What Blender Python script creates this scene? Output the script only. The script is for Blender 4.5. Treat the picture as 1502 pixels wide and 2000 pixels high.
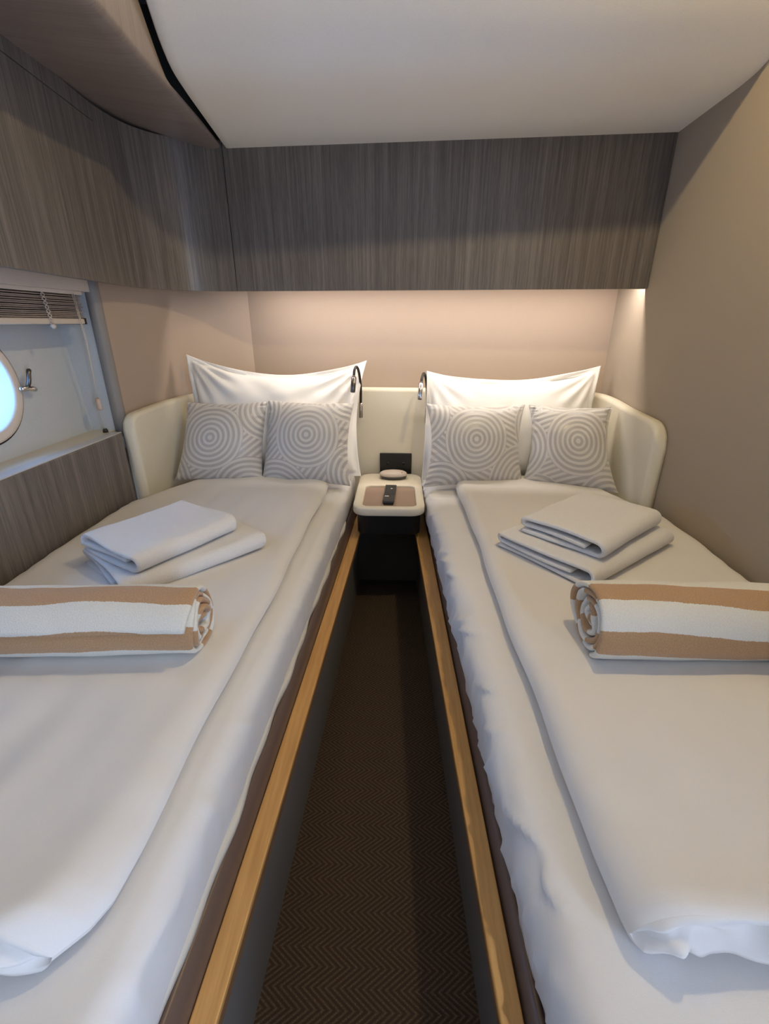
import bpy, bmesh, math, random
import numpy as np
from mathutils import Vector
for o in list(bpy.data.objects): bpy.data.objects.remove(o)
SC = bpy.context.scene
COL = SC.collection
random.seed(4)
rng = np.random.default_rng(7)
PI = math.pi

# ------------------------------------------------------------------ camera
F_PX = 900.0
PITCH = math.atan(370 / 900.0)
YAW = math.radians(1.7)
cam = bpy.data.cameras.new('camera')
cam.sensor_fit = 'HORIZONTAL'; cam.sensor_width = 36.0
cam.lens = 36.0 * F_PX / 1502.0
cam.clip_start = 0.01
camo = bpy.data.objects.new('camera', cam); COL.objects.link(camo)
camo.location = (0, 0, 1.10)
camo.rotation_euler = (PI / 2 - PITCH, 0, YAW)
SC.camera = camo

# ------------------------------------------------------------------ light
SC.view_settings.view_transform = 'Standard'
SC.view_settings.look = 'None'
SC.view_settings.gamma = 1.0
SC.view_settings.exposure = 0.0
SC.view_settings.use_curve_mapping = False
w = bpy.data.worlds.new('sky'); SC.world = w; w.use_nodes = True
bg = w.node_tree.nodes['Background']
bg.inputs[0].default_value = (0.55, 0.70, 1.0, 1)
bg.inputs[1].default_value = 13.0

def lamp(name, kind, loc, energy, color, rot=(0, 0, 0), **kw):
    l = bpy.data.lights.new(name, kind); l.energy = energy; l.color = color
    for k, v in kw.items(): setattr(l, k, v)
    o = bpy.data.objects.new(name, l); COL.objects.link(o)
    o.location = loc; o.rotation_euler = rot
    return o
WARM = (1.0, 0.78, 0.40)
# downlights in the higher ceiling behind the camera's view; the step of the ceiling panel cuts their light off on the cabinets
for x, y, e in ((-0.32, 0.90, 4.5), (0.47, 0.90, 20.5)):
    lamp('ceiling_downlight', 'SPOT', (x, y, 2.035), e, WARM, (0, 0, 0),
         spot_size=math.radians(172), spot_blend=0.05, shadow_soft_size=0.022)
# weak fill light added behind the camera to brighten the near duvets
lamp('rear_fill_light', 'SPOT', (0.05, -0.55, 2.03), 0.8, WARM, (0, 0, 0),
     spot_size=math.radians(160), spot_blend=0.3, shadow_soft_size=0.03)
# LED strip under the overhead cabinet
LED_P = ((-0.56, 1.899), (0.845, 1.810))
_dx, _dy = LED_P[1][0] - LED_P[0][0], LED_P[1][1] - LED_P[0][1]
lamp('led_strip_light', 'AREA', ((LED_P[0][0] + LED_P[1][0]) / 2, (LED_P[0][1] + LED_P[1][1]) / 2, 1.250),
     6.0, (0.98, 0.87, 0.78), (0, 0, math.atan2(_dy, _dx)), shape='RECTANGLE', size=math.hypot(_dx, _dy), size_y=0.012)
# portals: they give no light, they only guide the sampling of the sky through the two openings
for y in (1.144, 0.70):
    p = lamp('porthole_portal', 'AREA', (-1.16, y, 0.952), 1, (1, 1, 1), (0, -PI / 2, 0), shape='SQUARE', size=0.26)
    p.data.cycles.is_portal = True
p = lamp('doorway_portal', 'AREA', (0.90, -0.79, 0.875), 1, (1, 1, 1), (0, PI / 2, 0), shape='RECTANGLE', size=1.38, size_y=0.70)
p.data.cycles.is_portal = True

# ------------------------------------------------------------------ helpers
def tag(o, label=None, cat=None, group=None, kind=None):
    if label: o['label'] = label
    if cat: o['category'] = cat
    if group: o['group'] = group
    if kind: o['kind'] = kind
    return o
def thing(name, loc, label, cat, group=None):
    o = bpy.data.objects.new(name, None); COL.objects.link(o); o.location = loc
    o.empty_display_size = 0.05
    return tag(o, label, cat, group)
def wloc(o):
    v = Vector((0, 0, 0))
    while o is not None: v = v + o.location; o = o.parent
    return v
def mesh(name, V, Fc, mat, parent=None, smooth=True, uv=None, origin=None, kind=None):
    """V in world coordinates; a top-level mesh gets its origin at its base centre"""
    V = np.asarray(V, float)
    if parent is not None: off = np.array(wloc(parent)); loc = (0, 0, 0)
    else:
        off = np.array(origin) if origin is not None else np.array([(V[:, 0].min() + V[:, 0].max()) / 2, (V[:, 1].min() + V[:, 1].max()) / 2, V[:, 2].min()])
        loc = tuple(off)
    me = bpy.data.meshes.new(name)
    me.from_pydata((V - off).tolist(), [], [list(f) for f in Fc])
    if uv is not None:
        L = me.uv_layers.new(name='uv')
        vi = np.zeros(len(me.loops), dtype=np.int32); me.loops.foreach_get('vertex_index', vi)
        L.data.foreach_set('uv', np.asarray(uv, float)[vi].ravel())
    bm = bmesh.new(); bm.from_mesh(me)
    bmesh.ops.recalc_face_normals(bm, faces=bm.faces)
    bm.to_mesh(me); bm.free()
    if smooth: me.polygons.foreach_set('use_smooth', [True] * len(me.polygons))
    me.materials.append(mat); me.update()
    o = bpy.data.objects.new(name, me); COL.objects.link(o)
    if parent is not None: o.parent = parent
    o.location = loc
    if kind: o['kind'] = kind
    return o
def gridfaces(n, m, base=0, closeu=False, closev=False):
    f = []
    for i in range(n if closeu else n - 1):
        for j in range(m if closev else m - 1):
            a = base + i * m + j; b = base + ((i + 1) % n) * m + j
            c = base + ((i + 1) % n) * m + (j + 1) % m; d = base + i * m + (j + 1) % m
            f.append((a, b, c, d))
    return f
def boxm(x0, x1, y0, y1, z0, z1):
    V = [(x0, y0, z0), (x1, y0, z0), (x1, y1, z0), (x0, y1, z0), (x0, y0, z1), (x1, y0, z1), (x1, y1, z1), (x0, y1, z1)]
    Fc = [(0, 3, 2, 1), (4, 5, 6, 7), (0, 1, 5, 4), (1, 2, 6, 5), (2, 3, 7, 6), (3, 0, 4, 7)]
    return V, Fc
def prism(poly, z0, z1):
    n = len(poly)
    V = [(p[0], p[1], z0) for p in poly] + [(p[0], p[1], z1) for p in poly]
    Fc = [tuple(range(n))[::-1], tuple(range(n, 2 * n))] + [(i, (i + 1) % n, n + (i + 1) % n, n + i) for i in range(n)]
    return V, Fc
def bevel(o, w=0.003, seg=2, ang=40):
    m = o.modifiers.new('bevel', 'BEVEL'); m.width = w; m.segments = seg
    m.limit_method = 'ANGLE'; m.angle_limit = math.radians(ang)
    m.harden_normals = False
    return o
def flat(o):
    o.data.polygons.foreach_set('use_smooth', [False] * len(o.data.polygons)); return o
def smoothstep(a, b, x):
    t = np.clip((x - a) / (b - a), 0, 1); return t * t * (3 - 2 * t)
def tube(path, r, seg=12, caps=True):
    """sweep of a circle (radius r, number or list) along world points"""
    P = np.asarray(path, float); n = len(P)
    R = np.full(n, r) if np.isscalar(r) else np.asarray(r, float)
    T = np.gradient(P, axis=0); T /= np.linalg.norm(T, axis=1)[:, None] + 1e-12
    nrm = np.cross(T[0], [0.31, 0.2, 0.93]); nrm /= np.linalg.norm(nrm)
    V = []
    for i in range(n):
        nrm = nrm - T[i] * (nrm @ T[i]); nrm /= np.linalg.norm(nrm); b = np.cross(T[i], nrm)
        for k in range(seg):
            a = 2 * PI * k / seg
            V.append(P[i] + R[i] * (math.cos(a) * nrm + math.sin(a) * b))
    Fc = gridfaces(n, seg, closev=True)
    if caps: Fc += [tuple(range(seg))[::-1], tuple(range((n - 1) * seg, n * seg))]
    return V, Fc
def spline(pts, n):
    """Catmull-Rom through points"""
    P = np.asarray(pts, float); P = np.vstack([2 * P[0] - P[1], P, 2 * P[-1] - P[-2]])
    out = []; k = len(P) - 3
    for t in np.linspace(0, k, n):
        i = min(int(t), k - 1); u = t - i
        a, b, c, d = P[i:i + 4]
        out.append(0.5 * ((2 * b) + (c - a) * u + (2 * a - 5 * b + 4 * c - d) * u * u + (3 * b - a - 3 * c + d) * u ** 3))
    return np.array(out)
class Waves:
    """smooth pseudo-noise: a sum of random sinusoids with warped phase"""
    def __init__(s, seed, f0, f1, n=14, aniso=(1, 1)):
        r = np.random.default_rng(seed); s.k = []
        for _ in range(n):
            f = f0 * (f1 / f0) ** r.random(); a = r.random() * 2 * PI
            s.k.append((f * math.cos(a) * aniso[0], f * math.sin(a) * aniso[1], r.random() * 6.28, (f0 / f) ** 0.7))
    def __call__(s, x, y):
        wx = x + 0.25 / s.k[0][3] * 0.02 * np.sin(7 * y + 1); t = 0
        for kx, ky, ph, a in s.k: t = t + a * np.sin(2 * PI * (kx * wx + ky * y) + ph)
        return t / math.sqrt(len(s.k))

# ------------------------------------------------------------------ materials
class N:
    def __init__(s, name):
        s.m = bpy.data.materials.new(name); s.m.use_nodes = True; s.t = s.m.node_tree
        s.b = s.t.nodes['Principled BSDF']
    def n(s, ty, **kw):
        d = s.t.nodes.new(ty)
        for k, v in kw.items(): setattr(d, k, v)
        return d
    def l(s, a, b): s.t.links.new(a, b)
    def math(s, op, a, b=None, c=None):
        d = s.n('ShaderNodeMath', operation=op)
        for i, v in enumerate((a, b, c)):
            if v is None: continue
            if isinstance(v, (int, float)): d.inputs[i].default_value = v
            else: s.l(v, d.inputs[i])
        return d.outputs[0]
    def ramp(s, fac, stops):
        d = s.n('ShaderNodeValToRGB'); e = d.color_ramp.elements
        while len(e) < len(stops): e.new(0.5)
        for el, (p, c) in zip(e, stops): el.position = p; el.color = (*c, 1)
        s.l(fac, d.inputs[0]); return d.outputs[0]
    def coord(s, kind='Object', scale=(1, 1, 1), rot=(0, 0, 0)):
        tc = s.n('ShaderNodeTexCoord'); mp = s.n('ShaderNodeMapping')
        mp.inputs['Scale'].default_value = scale; mp.inputs['Rotation'].default_value = rot
        s.l(tc.outputs[kind], mp.inputs[0]); return mp.outputs[0]
    def noise(s, vec, scale, detail=2.0, rough=0.5):
        d = s.n('ShaderNodeTexNoise'); d.inputs['Scale'].default_value = scale
        d.inputs['Detail'].default_value = detail; d.inputs['Roughness'].default_value = rough
        s.l(vec, d.inputs['Vector']); return d.outputs['Fac']
    def bump(s, h, dist, strength=1.0):
        d = s.n('ShaderNodeBump'); d.inputs['Distance'].default_value = dist; d.inputs['Strength'].default_value = strength
        s.l(h, d.inputs['Height']); s.l(d.outputs[0], s.b.inputs['Normal']); return d
    def set(s, color=None, rough=0.5, metal=0.0, spec=0.5, sheen=0.0):
        if color is not None: s.b.inputs['Base Color'].default_value = (*color, 1)
        s.b.inputs['Roughness'].default_value = rough; s.b.inputs['Metallic'].default_value = metal
        s.b.inputs['Specular IOR Level'].default_value = spec; s.b.inputs['Sheen Weight'].default_value = sheen
        return s
def plain(name, color, rough=0.5, metal=0.0, spec=0.5, nz=0.0, nscale=300):
    k = N(name).set(color, rough, metal, spec)
    v = k.noise(k.coord(), nscale, 3)
    f = k.math('MULTIPLY_ADD', v, 0.16, 0.92)
    mx = k.n('ShaderNodeMix', data_type='RGBA', blend_type='MULTIPLY'); mx.inputs[0].default_value = 1
    mx.inputs[6].default_value = (*color, 1); cb = k.n('ShaderNodeCombineColor')
    for i in range(3): k.l(f, cb.inputs[i])
    k.l(cb.outputs[0], mx.inputs[7]); k.l(mx.outputs[2], k.b.inputs['Base Color'])
    if nz: k.bump(v, nz)
    return k.m
def veneer(name, stops, across=1.0, along=0.02, rough=0.36):
    """streaked veneer: UV u runs across the grain, v along it (metres)"""
    k = N(name).set(None, rough, 0, 0.6)
    c = k.coord('UV', (across, along, 1))
    a = k.noise(c, 170, 3, 0.6); b = k.noise(k.coord('UV', (across, along * 0.5, 1)), 38, 3, 0.6)
    c3 = k.noise(k.coord('UV', (across, along * 2.2, 1)), 520, 2, 0.5)
    f = k.math('ADD', k.math('MULTIPLY', a, 0.45), k.math('ADD', k.math('MULTIPLY', b, 0.35), k.math('MULTIPLY', c3, 0.20)))
    k.l(k.ramp(f, stops), k.b.inputs['Base Color'])
    k.bump(f, 0.0006, 0.6)
    return k.m
def cloth(name, color, rough=0.85, weave=900, bump=0.00025, sheen=0.15, blotch=0.05):
    k = N(name).set(color, rough, 0, 0.25, sheen)
    c = k.coord()
    v = k.noise(c, weave, 2); b = k.noise(c, 9, 2)
    f = k.math('ADD', k.math('MULTIPLY_ADD', v, 0.10, 0.95), k.math('MULTIPLY_ADD', b, blotch * 2, -blotch))
    cb = k.n('ShaderNodeCombineColor')
    for i in range(3): k.l(f, cb.inputs[i])
    mx = k.n('ShaderNodeMix', data_type='RGBA', blend_type='MULTIPLY'); mx.inputs[0].default_value = 1
    mx.inputs[6].default_value = (*color, 1); k.l(cb.outputs[0], mx.inputs[7]); k.l(mx.outputs[2], k.b.inputs['Base Color'])
    k.bump(v, bump)
    return k.m
GREYWOOD = [(0.30, (0.068, 0.058, 0.053)), (0.47, (0.130, 0.115, 0.104)), (0.57, (0.190, 0.169, 0.152)), (0.72, (0.255, 0.227, 0.205))]
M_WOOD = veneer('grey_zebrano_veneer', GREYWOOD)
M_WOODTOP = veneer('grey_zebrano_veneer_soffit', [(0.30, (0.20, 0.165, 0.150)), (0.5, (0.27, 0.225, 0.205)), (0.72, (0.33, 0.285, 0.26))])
M_LEATHER = plain('cream_leather', (0.76, 0.71, 0.58), 0.42, 0, 0.4, 0.0003, 420)
M_TAN = plain('tan_wall_covering', (0.44, 0.35, 0.28), 0.6, 0, 0.3, 0.0002, 500)
M_CEIL = plain('ceiling_lining', (0.91, 0.885, 0.83), 0.75, 0, 0.25, 0.0002, 600)
M_FABRICWALL = cloth('taupe_wall_fabric', (0.37, 0.307, 0.238), 0.9, 700, 0.0004, 0.1, 0.01)
M_HULL = plain('white_hull_lining', (0.54, 0.57, 0.585), 0.5, 0, 0.4, 0.0002, 260)
M_SILL = plain('cream_sill', (0.66, 0.60, 0.48), 0.5)
M_JAMB = plain('grey_jamb', (0.26, 0.245, 0.235), 0.5)
M_DARK = plain('dark_recess', (0.018, 0.017, 0.016), 0.8)
M_BLACK = plain('black_plastic', (0.014, 0.014, 0.015), 0.35)
M_RUBBER = plain('black_rubber', (0.025, 0.022, 0.021), 0.5)
M_SHEET = cloth('white_sheet', (0.76, 0.745, 0.73), 0.75, 1300, 0.0001, 0.1, 0.02)
M_DUVET = cloth('white_duvet_cover', (0.745, 0.72, 0.69), 0.75, 1300, 0.0001, 0.12, 0.03)
M_PILLOW = cloth('white_pillowcase', (0.84, 0.825, 0.80), 0.75, 1300, 0.0001, 0.1, 0.015)
M_TERRY = cloth('white_terry', (0.78, 0.765, 0.755), 0.95, 420, 0.0016, 0.35, 0.02)
M_CREAMBAND = cloth('cream_protector', (0.66, 0.62, 0.53), 0.8)
M_BROWNSIDE = plain('brown_leatherette', (0.135, 0.088, 0.066), 0.38, 0, 0.5)
M_GREYPANEL = plain('grey_base_panel', (0.20, 0.19, 0.185), 0.55)
M_CHROME = plain('chrome', (0.72, 0.70, 0.69), 0.18, 1.0)
M_STEEL = plain('brushed_nickel', (0.50, 0.46, 0.43), 0.33, 1.0)
M_GUN = plain('gunmetal', (0.17, 0.16, 0.155), 0.28, 1.0)
M_NSLEATHER = plain('brown_tray_leather', (0.33, 0.235, 0.18), 0.5, 0, 0.4, 0.0002, 500)
M_CREAM = plain('cream_lacquer', (0.74, 0.685, 0.565), 0.32, 0, 0.5)
M_BEIGEPLASTIC = plain('beige_plastic', (0.58, 0.50, 0.44), 0.4)
M_GREYPLASTIC = plain('dark_grey_plastic', (0.07, 0.065, 0.065), 0.4)
M_BUTTON = plain('button_grey', (0.075, 0.075, 0.08), 0.5)
M_WHITEMARK = plain('white_print', (0.75, 0.75, 0.74), 0.5)
M_SLAT = veneer('blind_slat_wood', [(0.3, (0.17, 0.125, 0.105)), (0.55, (0.30, 0.24, 0.205)), (0.75, (0.40, 0.33, 0.29))])
M_RAIL = plain('blind_rail', (0.62, 0.545, 0.475), 0.5)
M_CORD = plain('blind_cord', (0.62, 0.55, 0.47), 0.8)
M_PORT = plain('cream_port_frame', (0.70, 0.61, 0.53), 0.35)
# ledge wood: warm lacquered beech
k = N('golden_beech_ledge').set(None, 0.38, 0, 0.4)
a_ = k.noise(k.coord('UV', (1, 0.05, 1)), 120, 3, 0.6)
k.l(k.ramp(a_, [(0.3, (0.50, 0.265, 0.085)), (0.7, (0.66, 0.375, 0.135))]), k.b.inputs['Base Color']); M_BEECH = k.m
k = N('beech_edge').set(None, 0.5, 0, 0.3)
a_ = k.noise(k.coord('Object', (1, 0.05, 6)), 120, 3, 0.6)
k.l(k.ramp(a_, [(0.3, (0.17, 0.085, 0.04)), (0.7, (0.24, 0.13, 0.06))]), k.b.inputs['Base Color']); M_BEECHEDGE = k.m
# herringbone carpet
k = N('herringbone_carpet').set(None, 0.95, 0, 0.1)
tc = k.n('ShaderNodeTexCoord'); sx = k.n('ShaderNodeSeparateXYZ'); k.l(tc.outputs['UV'], sx.inputs[0])
tri = k.math('PINGPONG', sx.outputs[1], 0.029)
tt = k.math('DIVIDE', k.math('ADD', sx.outputs[0], k.math('MULTIPLY', tri, 1.4)), 0.0135)
st = k.math('SINE', k.math('MULTIPLY', tt, 2 * PI))
nz = k.noise(k.coord('UV'), 420, 2)
hh = k.math('ADD', k.math('MULTIPLY_ADD', st, 0.34, 0.34), k.math('MULTIPLY_ADD', nz, 0.9, -0.32))
k.l(k.ramp(hh, [(0.20, (0.064, 0.044, 0.034)), (0.70, (0.100, 0.071, 0.053)), (1.0, (0.195, 0.140, 0.100))]), k.b.inputs['Base Color'])
k.bump(hh, 0.0018, 0.8); M_CARPET = k.m
# jacquard cushion satin: families of concentric rings that overlap one another
k = N('jacquard_ring_satin').set(None, 0.42, 0, 0.5, 0.2)
uvn = k.coord('UV')
def dist(cx, cy):
    d = k.n('ShaderNodeVectorMath', operation='DISTANCE'); k.l(uvn, d.inputs[0]); d.inputs[1].default_value = (cx, cy, 0)
    return d.outputs['Value']
def pick(cond_d, R, a, b):      # a where cond_d<R else b
    c_ = k.math('LESS_THAN', cond_d, R)
    return k.math('ADD', k.math('MULTIPLY', c_, a), k.math('MULTIPLY', k.math('SUBTRACT', 1.0, c_), b))
d0 = dist(0, 0)
others = [(0.205, 0.165, 0.145), (-0.215, 0.135, 0.125), (0.19, -0.195, 0.15), (-0.175, -0.215, 0.15), (0.0, 0.31, 0.14), (0.01, -0.33, 0.14), (0.36, 0.0, 0.16), (-0.37, -0.03, 0.16)]
cur = dist(-0.6, 0.6)
for cx, cy, R in reversed(others):
    dd = dist(cx, cy); cur = pick(dd, R, dd, cur)
cur = pick(d0, 0.128, d0, cur)
ring = k.math('SINE', k.math('MULTIPLY', cur, 2 * PI / 0.0195))
ringm = k.n('ShaderNodeMapRange', interpolation_type='SMOOTHSTEP'); k.l(ring, ringm.inputs[0])
ringm.inputs[1].default_value = -0.30; ringm.inputs[2].default_value = 0.30
k.l(k.ramp(ringm.outputs[0], [(0.0, (0.47, 0.45, 0.44)), (1.0, (0.67, 0.645, 0.61))]), k.b.inputs['Base Color'])
k.l(k.math('MULTIPLY_ADD', ringm.outputs[0], 0.22, 0.30), k.b.inputs['Roughness'])
k.bump(ringm.outputs[0], 0.0008, 0.7); M_JACQ = k.m
# striped beach towel (uv.x runs along the length of the rolled cloth, uv.y across)
def striped(name):
    k = N(name).set(None, 0.95, 0, 0.15, 0.35)
    tc = k.n('ShaderNodeTexCoord'); sx = k.n('ShaderNodeSeparateXYZ'); k.l(tc.outputs['UV'], sx.inputs[0])
    wob = k.noise(k.coord('UV', (1, 1, 1)), 14, 2)
    u = k.math('ADD', sx.outputs[0], k.math('MULTIPLY_ADD', wob, 0.010, -0.005))
    fine = k.noise(k.coord('UV'), 480, 3)
    u = k.math('ADD', u, k.math('MULTIPLY_ADD', fine, 0.004, -0.002))
    pp = k.math('FRACT', k.math('DIVIDE', u, 0.094))
    m_ = k.math('LESS_THAN', pp, 0.47)
    mx = k.n('ShaderNodeMix', data_type='RGBA'); k.l(m_, mx.inputs[0])
    k.l(k.ramp(fine, [(0.25, (0.70, 0.68, 0.61)), (0.75, (0.82, 0.80, 0.735))]), mx.inputs[6])
    k.l(k.ramp(fine, [(0.25, (0.40, 0.235, 0.115)), (0.75, (0.56, 0.35, 0.19))]), mx.inputs[7])
    k.l(mx.outputs[2], k.b.inputs['Base Color'])
    k.bump(fine, 0.0016, 0.9)
    return k.m
M_STRIPE = striped('striped_terry')
# porthole glass
k = N('porthole_glass'); k.set((0.10, 0.42, 1.0), 0.02, 0, 0.5); k.b.inputs['Transmission Weight'].default_value = 1.0; k.b.inputs['IOR'].default_value = 1.02; M_GLASS = k.m
k = N('clear_toggle'); k.set((0.86, 0.70, 0.60), 0.15, 0, 0.5); k.b.inputs['Transmission Weight'].default_value = 0.55; M_CLEAR = k.m

# ------------------------------------------------------------------ structure
def struct(name, V, Fc, mat, parent=None, smooth=False, uv=None):
    o = mesh(name, V, Fc, mat, parent, smooth, uv)
    if parent is None: o['kind'] = 'structure'
    return o
# floor
V, Fc = boxm(-1.25, 1.0, -1.4, 2.15, -0.05, 0.0)
struct('floor', V, Fc, M_CARPET, uv=[(v[0], v[1]) for v in V])
# right wall
Vs, Fs = [], []
def addb(V, Fc):
    b = len(Vs); Vs.extend(V); Fs.extend([tuple(b + i for i in f) for f in Fc])
addb(*boxm(0.85, 0.93, -0.45, 2.09, 0, 2.15)); addb(*boxm(0.85, 0.93, -1.3, -1.13, 0, 2.15)); addb(*boxm(0.85, 0.93, -1.13, -0.45, 1.55, 2.15)); addb(*boxm(0.85, 0.93, -1.13, -0.45, 0, 0.20))
struct('wall_right', Vs, Fs, M_FABRICWALL)
# back wall: from the right corner to the crease beside the hull
BW0, BW1 = (0.85, 2.012), (-0.63, 2.090)
def backy(x): return BW0[1] + (x - BW0[0]) * (BW1[1] - BW0[1]) / (BW1[0] - BW0[0])
V, Fc = prism([(0.85, 2.012), (-0.63, 2.09), (-0.63, 2.17), (0.85, 2.12)], 0, 2.15)
struct('wall_back', V, Fc, M_TAN)
# left wall: the tan part bends from the window jamb to the crease
lw = spline([(-0.935, 1.555), (-0.925, 1.70), (-0.875, 1.88), (-0.77, 2.01), (-0.63, 2.09)], 28)
nz_ = 8; V = []; 
for p in lw: 
    for z in np.linspace(0.30, 1.70, nz_): V.append((p[0], p[1], z))
for p in lw:
    for z in (0.30, 1.70): V.append((p[0] - 0.07, p[1] + 0.06, z))
Fc = gridfaces(28, nz_)
b0 = 28 * nz_
for i in range(27):
    Fc.append((b0 + 2 * i, b0 + 2 * i + 2, b0 + 2 * i + 3, b0 + 2 * i + 1))
    Fc.append((i * nz_ + nz_ - 1, (i + 1) * nz_ + nz_ - 1, b0 + 2 * i + 3, b0 + 2 * i + 1))
    Fc.append((i * nz_, (i + 1) * nz_, b0 + 2 * i + 2, b0 + 2 * i))
wl = struct('wall_left', V, Fc, M_TAN, smooth=True)
# hull lining with the porthole opening
HX0, HX1 = -1.043, -1.072           # at z=.76 and z=1.10
def hullx(z): return HX0 + (z - 0.76) * (HX1 - HX0) / 0.34
PC, PR = (1.144, 0.952), 0.128
def hull_panel(pc, ya, yb):
    ns = 96; V = []; za, zb = 0.66, 1.30
    ang = sorted([2 * PI * i / ns for i in range(ns)] + [math.atan2(z - pc[1], y - pc[0]) % (2 * PI) for y in (ya, yb) for z in (za, zb)])
    ns = len(ang)
    for a in ang:
        c, s = math.cos(a), math.sin(a)
        t = min(((yb - pc[0]) / c if c > 1e-9 else 1e9), ((ya - pc[0]) / c if c < -1e-9 else 1e9), ((zb - pc[1]) / s if s > 1e-9 else 1e9), ((za - pc[1]) / s if s < -1e-9 else 1e9))
        for f in (0, 0.03, 0.25, 0.6, 1.0):
            rr = PR + (t - PR) * f; y, z = pc[0] + rr * c, pc[1] + rr * s
            V.append((hullx(z), y, z))
    for a in ang:                   # the tunnel through the hull, 9 cm deep
        c, s = math.cos(a), math.sin(a)
        V.append((hullx(pc[1] + PR * s) - 0.09, pc[0] + PR * c, pc[1] + PR * s))
    Fc = gridfaces(ns, 5, closeu=True) + [(i * 5, ((i + 1) % ns) * 5, ns * 5 + (i + 1) % ns, ns * 5 + i) for i in range(ns)]
    struct('hull_lining', V, Fc, M_HULL, wl)
hull_panel(PC, 0.92, 1.535)
hull_panel((0.70, 0.952), 0.45, 0.92)  # opening for the added porthole, out of view
# the rest of the hull side, far jamb, near jamb, closing boards
V, Fc = prism([(-0.935, 1.535), (-1.16, 1.535), (-1.16, 1.62), (-0.97, 1.62), (-0.935, 1.60)], 0.70, 1.30)
struct('far_jamb', V, Fc, M_HULL, wl)
V, Fc = boxm(-1.20, -0.93, 0.36, 0.45, 0.70, 1.30); struct('near_jamb', V, Fc, M_HULL, wl)
V, Fc = boxm(-1.20, -0.93, -1.3, 0.36, 0.0, 2.15); struct('rear_panel', V, Fc, M_HULL, wl)
V, Fc = boxm(-1.28, -1.20, 0.30, 2.2, 1.30, 2.15); struct('hull_top', V, Fc, M_DARK, wl)
V, Fc = boxm(-1.28, -0.60, 2.12, 2.2, 0.70, 2.15); struct('hull_end', V, Fc, M_DARK, wl)
V, Fc = boxm(-1.28, -1.20, -1.3, 2.2, 0.0, 0.70); struct('hull_foot', V, Fc, M_DARK, wl)
V, Fc = boxm(-1.20, -0.945, 0.45, 1.535, 1.186, 1.30); struct('lintel', V, Fc, M_RAIL, wl)
# sill of the window
V, Fc = boxm(-1.06, -0.968, 0.45, 1.56, 0.72, 0.760)
struct('trim_1', V, Fc, M_SILL)
# veneered side panel beside the left berth, its top edge
V, Fc = boxm(-0.985, -0.930, -0.2, 1.512, 0.30, 0.757)
o = struct('trim_2', V, Fc, M_WOOD, uv=[(v[1], v[2]) for v in V]); bevel(o, 0.004, 2)
V, Fc = boxm(-0.984, -0.931, -0.2, 1.511, 0.7565, 0.7600); bevel(struct('top_edge', V, Fc, plain('pale_edge_lacquer', (0.52, 0.50, 0.48), 0.3, 0, 0.6), o), 0.0012, 2)['label'] = 'pale lacquered top edge'
# rounded grey post between the window and the tan wall
pst = []
for z in np.linspace(0.74, 1.30, 6): pst.append((-0.950, 1.548, z))
V, Fc = tube(pst, 0.021, 20); struct('trim_3', V, Fc, M_JAMB, smooth=True)
# rear wall behind the camera
V, Fc = boxm(-1.25, 0.93, -1.30, -1.20, 0, 2.15)
struct('wall_front', V, Fc, M_FABRICWALL)
# ceiling panel: flat at the cabinet, rising a little towards the camera; its left edge is curved in plan
_cz = spline([(-1.3, 2.06), (-0.4, 2.06), (0.30, 2.06), (0.62, 2.055), (0.84, 2.055), (0.95, 2.035), (1.08, 1.935), (1.26, 1.778), (1.36, 1.696), (1.42, 1.662), (1.49, 1.650), (1.60, 1.646), (1.88, 1.637)], 300)
def ceilz(y): return float(np.interp(y, _cz[:, 0], _cz[:, 1]))
ys = np.concatenate([np.linspace(-1.3, 0.6, 14)[:-1], np.linspace(0.6, 1.885, 70)])
edge = spline([(-0.40, 0.30), (-0.44, 0.80), (-0.518, 1.10), (-0.550, 1.315), (-0.556, 1.40), (-0.558, 1.48), (-0.567, 1.60), (-0.588, 1.885)], 80)
def edgex(y): return float(np.interp(y, edge[:, 1], edge[:, 0])) if y > 0.3 else -0.93 + max(0, (y + 0.2) / 0.5) * 0.53
V, nx = [], 14
for y in ys:
    e = edgex(y); z = ceilz(y)
    zz = z
    V.append((e, y, zz + 0.03))
    V.append((e, y, zz + 0.004)); V.append((e + 0.004, y, zz))
    for t in np.linspace(0.02, 1, nx - 3): V.append((e + (0.852 - e) * t, y, zz))
struct('ceiling', V, gridfaces(len(ys), nx), M_CEIL, smooth=True)
V, Fc = boxm(-1.28, 1.0, -1.3, 2.2, 2.12, 2.20); struct('light_block_cover', V, Fc, M_DARK)  # dark cover added above the ceiling to block light
# veneered soffit along the left, its lip rising to the ceiling gap
sof = spline([(-0.515, 0.30), (-0.520, 0.70), (-0.533, 1.03), (-0.553, 1.27), (-0.573, 1.50), (-0.585, 1.65), (-0.605, 1.90)], 60)
V, uv = [], []
for x, y in sof:
    zl = float(np.interp(y, [0.3, 1.03, 1.27, 1.5, 1.65, 1.9], [1.612, 1.614, 1.618, 1.630, 1.635, 1.637]))
    lt_ = max(0.014, ceilz(y) - 0.022 - zl); lt_ = min(lt_, 0.16)
    prof = [(-1.0, zl + 0.045), (-0.9, zl + 0.040), (-0.80, zl + 0.030), (-0.70, zl + 0.012), (x - 0.04, zl), (x - 0.012, zl), (x - 0.003, zl + 0.004), (x, zl + 0.012), (x - 0.001, zl + lt_ * 0.5 + 0.006), (x - 0.003, zl + lt_), (x - 0.02, zl + lt_ + 0.004)]
    for q in prof: V.append((q[0], y, q[1])); uv.append((y, q[0] + q[1]))
struct('trim_5', V, gridfaces(60, 11), M_WOODTOP, smooth=True, uv=uv)

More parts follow.
